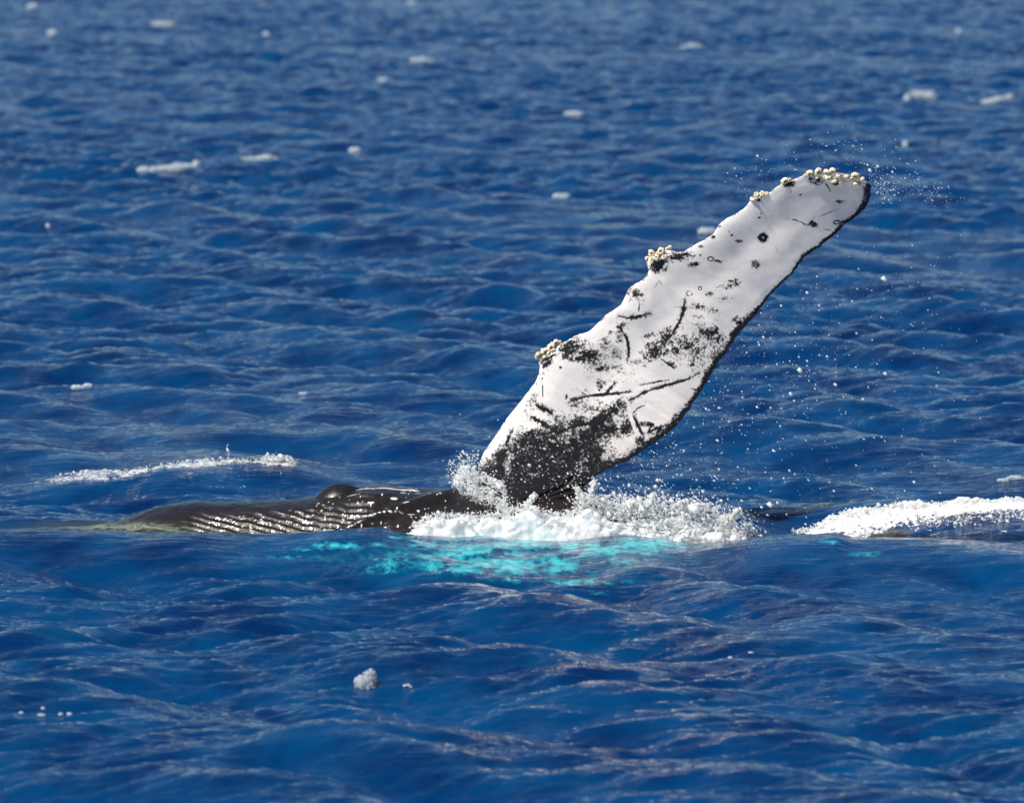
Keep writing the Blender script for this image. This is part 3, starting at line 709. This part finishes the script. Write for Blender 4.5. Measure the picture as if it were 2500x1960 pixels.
# airborne spray
def spray(name, label, specs):
    parts = []
    for s_ in specs:
        add_drops(parts, *s_[0], big=s_[1], keep=s_[2] if len(s_) > 2 else None)
    V_, F_ = join(parts)
    return tag(mesh_obj(name, V_, F_, M_FOAM), label, 'spray', kind='stuff')
def uni(n, x0, x1, y0, y1, Y0, Ys, r0, seed, dens):
    r = np.random.default_rng(seed)
    x = x0 + (x1 - x0) * r.random(n); y = y0 + (y1 - y0) * r.random(n)
    k_ = r.random(n) < dens(x, y); x, y = x[k_], y[k_]; n = len(x)
    return W(x, y, Y0 + Ys * r.standard_normal(n)), r0 * np.exp(0.55 * r.standard_normal(n)) * .00353
def fall(x, y):
    tx = interp(y, [(400,2131),(457,2131),(534,2085),(611,1988),(698,1901),(778,1837),(884,1755),(1005,1678),(1102,1566),(1153,1469),(1200,1428),(1310,1428)])
    dd = x - tx
    return (dd > 4) * (0.09 + 0.75 * np.exp(-dd / 130) * sm(y, 560, 900) + 0.30 * np.exp(-((dd - 220) / 160) ** 2) * sm(y, 600, 900) + 0.8 * sm(y, 1050, 1260) * np.exp(-(x - 1480) / 260)) * sm(-x, -2560, -2150) * (y < interp(x, CREST) - 8) * sm(y, 480, 640)
c, r = uni(7000, 1425, 2540, 500, 1318, 40.1, .35, 0.95, 301, fall)
c2, r2 = uni(1500, 1425, 2300, 1000, 1312, 39.9, .3, 1.7, 302, lambda x, y: 0.5 * fall(x, y) * sm(y, 1040, 1200))
V_, F_ = join([drops(c, r, '', big=False), drops(c2, r2, '', big=False)])
tag(mesh_obj('spray', V_, F_, M_FOAM), 'fine white droplets falling in the air right of the flipper', 'spray', kind='stuff')
spray('spray', 'burst of fine droplets flung off the flipper\'s tip',
      [((200, [(2136,470),(2180,450),(2240,462),(2320,490)], 22, 18, 40.5, .15, 0.8, 11), False),
       ((110, [(2136,440),(2150,470),(2175,480)], 14, 14, 40.5, .1, 0.9, 12), False),
       ((110, [(2040,395),(2110,405),(2180,425),(2230,440)], 30, 14, 40.5, .15, 0.8, 13), False),
       ((60, [(2000,340),(2140,380)], 60, 20, 40.5, .2, .9, 14), False)])
spray('spray', 'sparse droplets hanging above the flipper\'s barnacled front edge',
      [((60, [(1790,420),(1830,450),(1900,400)], 35, 25, 40.4, .2, .95, 15), False)])
spray('spray', 'droplets flying in front of the flipper\'s dark base',
      [((260, [(1240,1090),(1330,1130),(1420,1150),(1400,1220),(1260,1230)], 60, 45, 39.45, .06, 1.2, 16), False)])

# foam lying on the water
def foam_patch(name, label, cat, x0, x1, y0, y1, dens, hh, thick=0.03, seed=0, extra=None, group=None, hy=None, kind=None, por_fn=None):
    """x, y in metres on the sea; dens(px, py, x, y) -> coverage 0..1"""
    hy = hy or hh
    nx, ny = int((x1 - x0) / hh) + 2, int((y1 - y0) / hy) + 2
    gx_, gy_ = np.meshgrid(x0 + hh * np.arange(nx), y0 + hy * np.arange(ny), indexing='ij')
    P_ = sea(gx_, gy_); qx_, qy_ = PX(P_)
    a = noise3((nx, ny), hh, 2.6, hh * 5, max(0.6, hh * 30), 500 + seed); b = noise3((nx, ny), hh, 1.5, hh * 3, hh * 8, 600 + seed)
    cov = dens(qx_, qy_, gx_, gy_) + 0.16 * a + 0.10 * b
    P_[..., 2] += thick * (np.clip(cov, 0.3, 1.3) - 0.25) * np.clip(1 + 0.25 * a + 0.04 * b, 0.1, 2) + 0.004
    on = cov > 0.5
    F_ = grid_faces(nx, ny); m_ = on.ravel()[F_].sum(1) >= 3; F_ = F_[m_]
    u, inv = np.unique(F_, return_inverse=True)
    parts = [(P_.reshape(-1, 3)[u], inv.reshape(-1, 4))]
    por = por_fn(qx_, qy_).ravel()[u] if por_fn else np.zeros(len(u))
    if extra: parts += extra
    V_, F2 = join(parts)
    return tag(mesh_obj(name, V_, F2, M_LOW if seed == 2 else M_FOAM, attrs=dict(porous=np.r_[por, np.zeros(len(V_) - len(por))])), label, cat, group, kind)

RT = [(1925,1306),(1948,1294),(1970,1299),(1993,1292),(2012,1280),(2015,1268),(2050,1254),(2083,1248),(2099,1241),(2153,1243),(2179,1238),(2205,1232),(2250,1229),(2295,1233),(2327,1227),(2365,1225),(2410,1224),(2452,1221),(2500,1222),(2900,1230)]
RB = [(1925,1312),(2060,1315),(2110,1317),(2170,1300),(2220,1288),(2280,1275),(2330,1264),(2380,1257),(2500,1248),(2900,1250)]
xr = lambda p, Y: float(W(p, 1300, Y)[0])
def dR(px, py, x, y):
    t, b = interp(px, RT), interp(px, RB)
    core = sm(py, t - 2, t + 6) * sm(b - py, -10, 14)
    spk = 0.34 * sm(py, b - 5, b + 4) * sm(-py, -1300, -1275) * sm(px, 2150, 2250)
    return (1.1 * core + spk) * sm(px, 1925, 1990) * (y < YR + 0.25)
ex = []
add_drops(ex, 1000, [(1940,1300),(2012,1278),(2060,1252),(2200,1233),(2300,1231),(2500,1221)], 8, 4, 40.8, .06, 1.5, 21, big=False)
add_drops(ex, 120, [(1940,1300),(2012,1278),(2060,1252),(2200,1233),(2300,1231),(2500,1221)], 8, 3, 40.8, .05, 2.6, 22)
add_drops(ex, 260, [(2240,1282),(2350,1272),(2500,1262)], 20, 10, 40.3, .1, 1.8, 23, big=False)
foam_patch('breaking_wave', 'thick white foam band on the breaking wave at the right edge', 'breaking wave', xr(1900,40.5), xr(2900,40.5), 39.3, 41.4, dR, 0.012, 0.040, 1, ex, hy=0.016, por_fn=lambda x, y: np.clip(0.05 + 0.85 * sm(y, interp(x, RT) + 16, interp(x, RB) + 6), 0, 1), kind='stuff')
LT = [(60,1184),(108,1168),(181,1161),(199,1149),(251,1145),(299,1149),(346,1145),(380,1136),(427,1132),(482,1128),(501,1119),(519,1129),(567,1119),(603,1121),(629,1126),(647,1114),(703,1114),(732,1128)]
LB = [(60,1190),(108,1176),(181,1176),(240,1176),(290,1172),(340,1156),(380,1148),(427,1142),(482,1142),(519,1142),(567,1130),(603,1130),(629,1130),(647,1136),(703,1140),(732,1136)]
def dL(px, py, x, y):
    t, b = interp(px, LT), interp(px, LB)
    hole = blobs(px, py, [(270,1163,36,6,1),(330,1150,14,3,.7),(155,1170,16,4,.7)])
    return (1.0 * sm(py, t + 2, t + 7) * sm(b - py, -9, 7) - 0.5 * hole) * sm(px, 40, 130) * sm(-px, -740, -715) * (y < YL + 0.3)
ex = []
add_drops(ex, 260, [(110,1170),(200,1152),(300,1152),(390,1136),(501,1122),(600,1122),(650,1116),(720,1120)], 8, 3, YL - .05, .05, 1.5, 24, big=False)
add_drops(ex, 40, [(200,1152),(300,1152),(400,1134),(500,1122),(600,1122)], 8, 2.5, YL - .05, .04, 2.4, 25)
add_drops(ex, 90, [(650,1118),(715,1122)], 9, 5, YL - .05, .04, 2.2, 26)
add_drops(ex, 7, [(555,1090),(560,1110)], 1.5, 5, YL, .02, 2.4, 27, big=False)
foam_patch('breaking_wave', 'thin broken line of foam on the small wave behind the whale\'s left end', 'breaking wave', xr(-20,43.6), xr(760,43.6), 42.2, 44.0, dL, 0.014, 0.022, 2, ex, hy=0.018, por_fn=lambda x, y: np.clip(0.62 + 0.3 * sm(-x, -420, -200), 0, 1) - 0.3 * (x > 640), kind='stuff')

# distant whitecaps: blurred flecks, each a lumpy cap of foam
def whitecap(label, specs, seed, group='distant whitecaps', stuff=False):
    """specs: (px, py, half width, half height) lumps; each sits on the sea where the line of sight meets it"""
    r = np.random.default_rng(900 + seed); parts = []
    cx, cy = specs[0][:2]
    ray = W(cx, cy, 1.0) - np.array([0, 0, CAM_H]); Y = CAM_H / -ray[2]
    Ys = np.linspace(0.93 * Y, 1.06 * Y, 900)       # walk out along the line of sight until it meets a wave
    zs = sea(ray[0] * Ys, Ys)[:, 2]
    hit = np.nonzero(CAM_H + ray[2] * Ys < zs + 0.01)[0]
    if len(hit): Y = float(Ys[hit[0]]) * 0.9985
    k_ = Y / FPX                                    # metres per photograph pixel there
    xs = [q[0] for q in specs]; ys = [q[1] for q in specs]; rm = max(max(q[2], q[3]) for q in specs)
    hh = 1.1 * k_ * (1 if rm < 16 else 1.3)
    lo = W(min(q[0] - 1.6 * q[2] for q in specs) - 4, max(q[1] + 1.5 * q[3] for q in specs) + 4, Y)
    hi = W(max(q[0] + 1.6 * q[2] for q in specs) + 4, min(q[1] - 1.5 * q[3] for q in specs) - 4, Y)
    dep = 1.3 * max(q[3] for q in specs) * k_
    n3 = [int((hi[0] - lo[0]) / hh) + 3, int(2.6 * dep / hh) + 3, int((hi[2] - lo[2]) / hh) + 3]
    o3 = np.array([lo[0], Y - 1.3 * dep, lo[2]])
    G = np.stack(np.meshgrid(*[o3[i] + hh * np.arange(n3[i]) for i in range(3)], indexing='ij'), -1)
    gx_, gy_ = PX(G); ff_ = np.full(n3, -9.0)
    for (lx, ly, rx, ry) in specs:
        e = 1 - np.sqrt(((gx_ - lx) / rx) ** 2 + ((gy_ - ly) / ry) ** 2 + ((G[..., 1] - Y) / (1.0 * ry * k_)) ** 2)
        ff_ = np.logaddexp(ff_ * 6, e * 6) / 6
    ff_ = ff_ + 0.16 + (0.20 if seed == 60 or max(q[2] for q in specs) > 17 else 0.13) * noise3(n3, hh, 2.4, hh * 2.2, hh * 14, 950 + seed)
    for ax in range(3):
        sl = [slice(None)] * 3
        for e_ in (0, -1): sl[ax] = e_; ff_[tuple(sl)] = -1
    V_, F_ = surface_nets(ff_, o3, hh)
    if not stuff:                                   # keep the largest connected lump
        lab = np.arange(len(V_))
        for _ in range(400):
            m_ = lab[F_].min(1); new = lab.copy(); np.minimum.at(new, F_.ravel(), np.repeat(m_, F_.shape[1])); new = new[new]
            if (new == lab).all(): break
            lab = new
        big_ = np.bincount(lab).argmax(); F_ = F_[lab[F_[:, 0]] == big_]
        u, inv = np.unique(F_, return_inverse=True); V_, F_ = V_[u], inv.reshape(F_.shape)
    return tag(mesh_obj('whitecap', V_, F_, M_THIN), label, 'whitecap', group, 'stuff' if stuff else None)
CAPS = [('round white fleck in the far upper left corner of the sea', [(80,18,11,8)]),
        ('round white fleck just below and right of the corner fleck, upper left', [(128,83,10,8)]),
        ('pale flat whitecap near the top, left of centre', [(398,60,24,6),(388,62,10,4)]),
        ('single small dot of foam right of the flat top whitecap', [(650,86,8,6)]),
        ('long knobbly whitecap, the longest on the left side', [(350,416,12,7),(374,416,18,6),(395,414,22,6),(412,413,18,7),(458,406,26,5),(433,411,16,9),(480,401,8,7)]),
        ('slim whitecap just right of the long knobbly one', [(635,388,34,5),(650,386,14,6)]),
        ('short bright whitecap with a crescent trail near the centre left', [(867,368,13,7),(843,344,8,4),(905,372,14,4),(930,362,12,4)]),
        ('flat whitecap high in the centre of the sea', [(1028,149,20,6),(1040,151,12,4)]),
        ('faint fleck below the flat high centre whitecap', [(935,195,12,4)]),
        ('foam streak in the centre sea above the flipper\'s left', [(1372,481,20,7),(1360,486,10,4)]),
        ('wide thin foam line above centre of the sea', [(1400,278,22,5),(1455,278,14,3)]),
        ('large curling whitecap at the upper right beyond the flipper tip', [(2270,240,14,13),(2245,232,18,8),(2228,255,12,6),(2220,262,8,4),(2215,240,7,8)]),
        ('low beaded whitecap right of the large curling one', [(2412,250,14,6),(2428,246,12,5),(2440,242,14,5),(2465,236,8,5)]),
        ('tiny upright fleck above the flipper tip spray', [(2210,355,6,9)]),
        ('foam patch peeking past the flipper\'s barnacled upper edge', [(1728,566,22,8),(1700,580,12,6)]),
        ('pair of faint flecks at the top right of centre', [(1695,112,16,4),(1668,116,6,3)]),
        ('small rough fleck left of the raised flipper\'s middle', [(190,945,14,5),(215,941,9,5)]),
        ('dim fleck high over the centre of the sea', [(1005,8,10,4)]),
        ('small beaded crest of foam at right above the breaking wave', [(2412,1176,10,5),(2450,1172,14,4),(2480,1166,18,5)]),
        ('faint foam dots behind the trunk on the calm middle sea', [(740,960,10,3),(760,964,6,3)]),
        ('pinpoint fleck of foam on the dark upper right sea', [(2340,78,6,5)]),
        ('fleck of foam on the far left sea below the long knobbly whitecap', [(117,551,5,4)])]
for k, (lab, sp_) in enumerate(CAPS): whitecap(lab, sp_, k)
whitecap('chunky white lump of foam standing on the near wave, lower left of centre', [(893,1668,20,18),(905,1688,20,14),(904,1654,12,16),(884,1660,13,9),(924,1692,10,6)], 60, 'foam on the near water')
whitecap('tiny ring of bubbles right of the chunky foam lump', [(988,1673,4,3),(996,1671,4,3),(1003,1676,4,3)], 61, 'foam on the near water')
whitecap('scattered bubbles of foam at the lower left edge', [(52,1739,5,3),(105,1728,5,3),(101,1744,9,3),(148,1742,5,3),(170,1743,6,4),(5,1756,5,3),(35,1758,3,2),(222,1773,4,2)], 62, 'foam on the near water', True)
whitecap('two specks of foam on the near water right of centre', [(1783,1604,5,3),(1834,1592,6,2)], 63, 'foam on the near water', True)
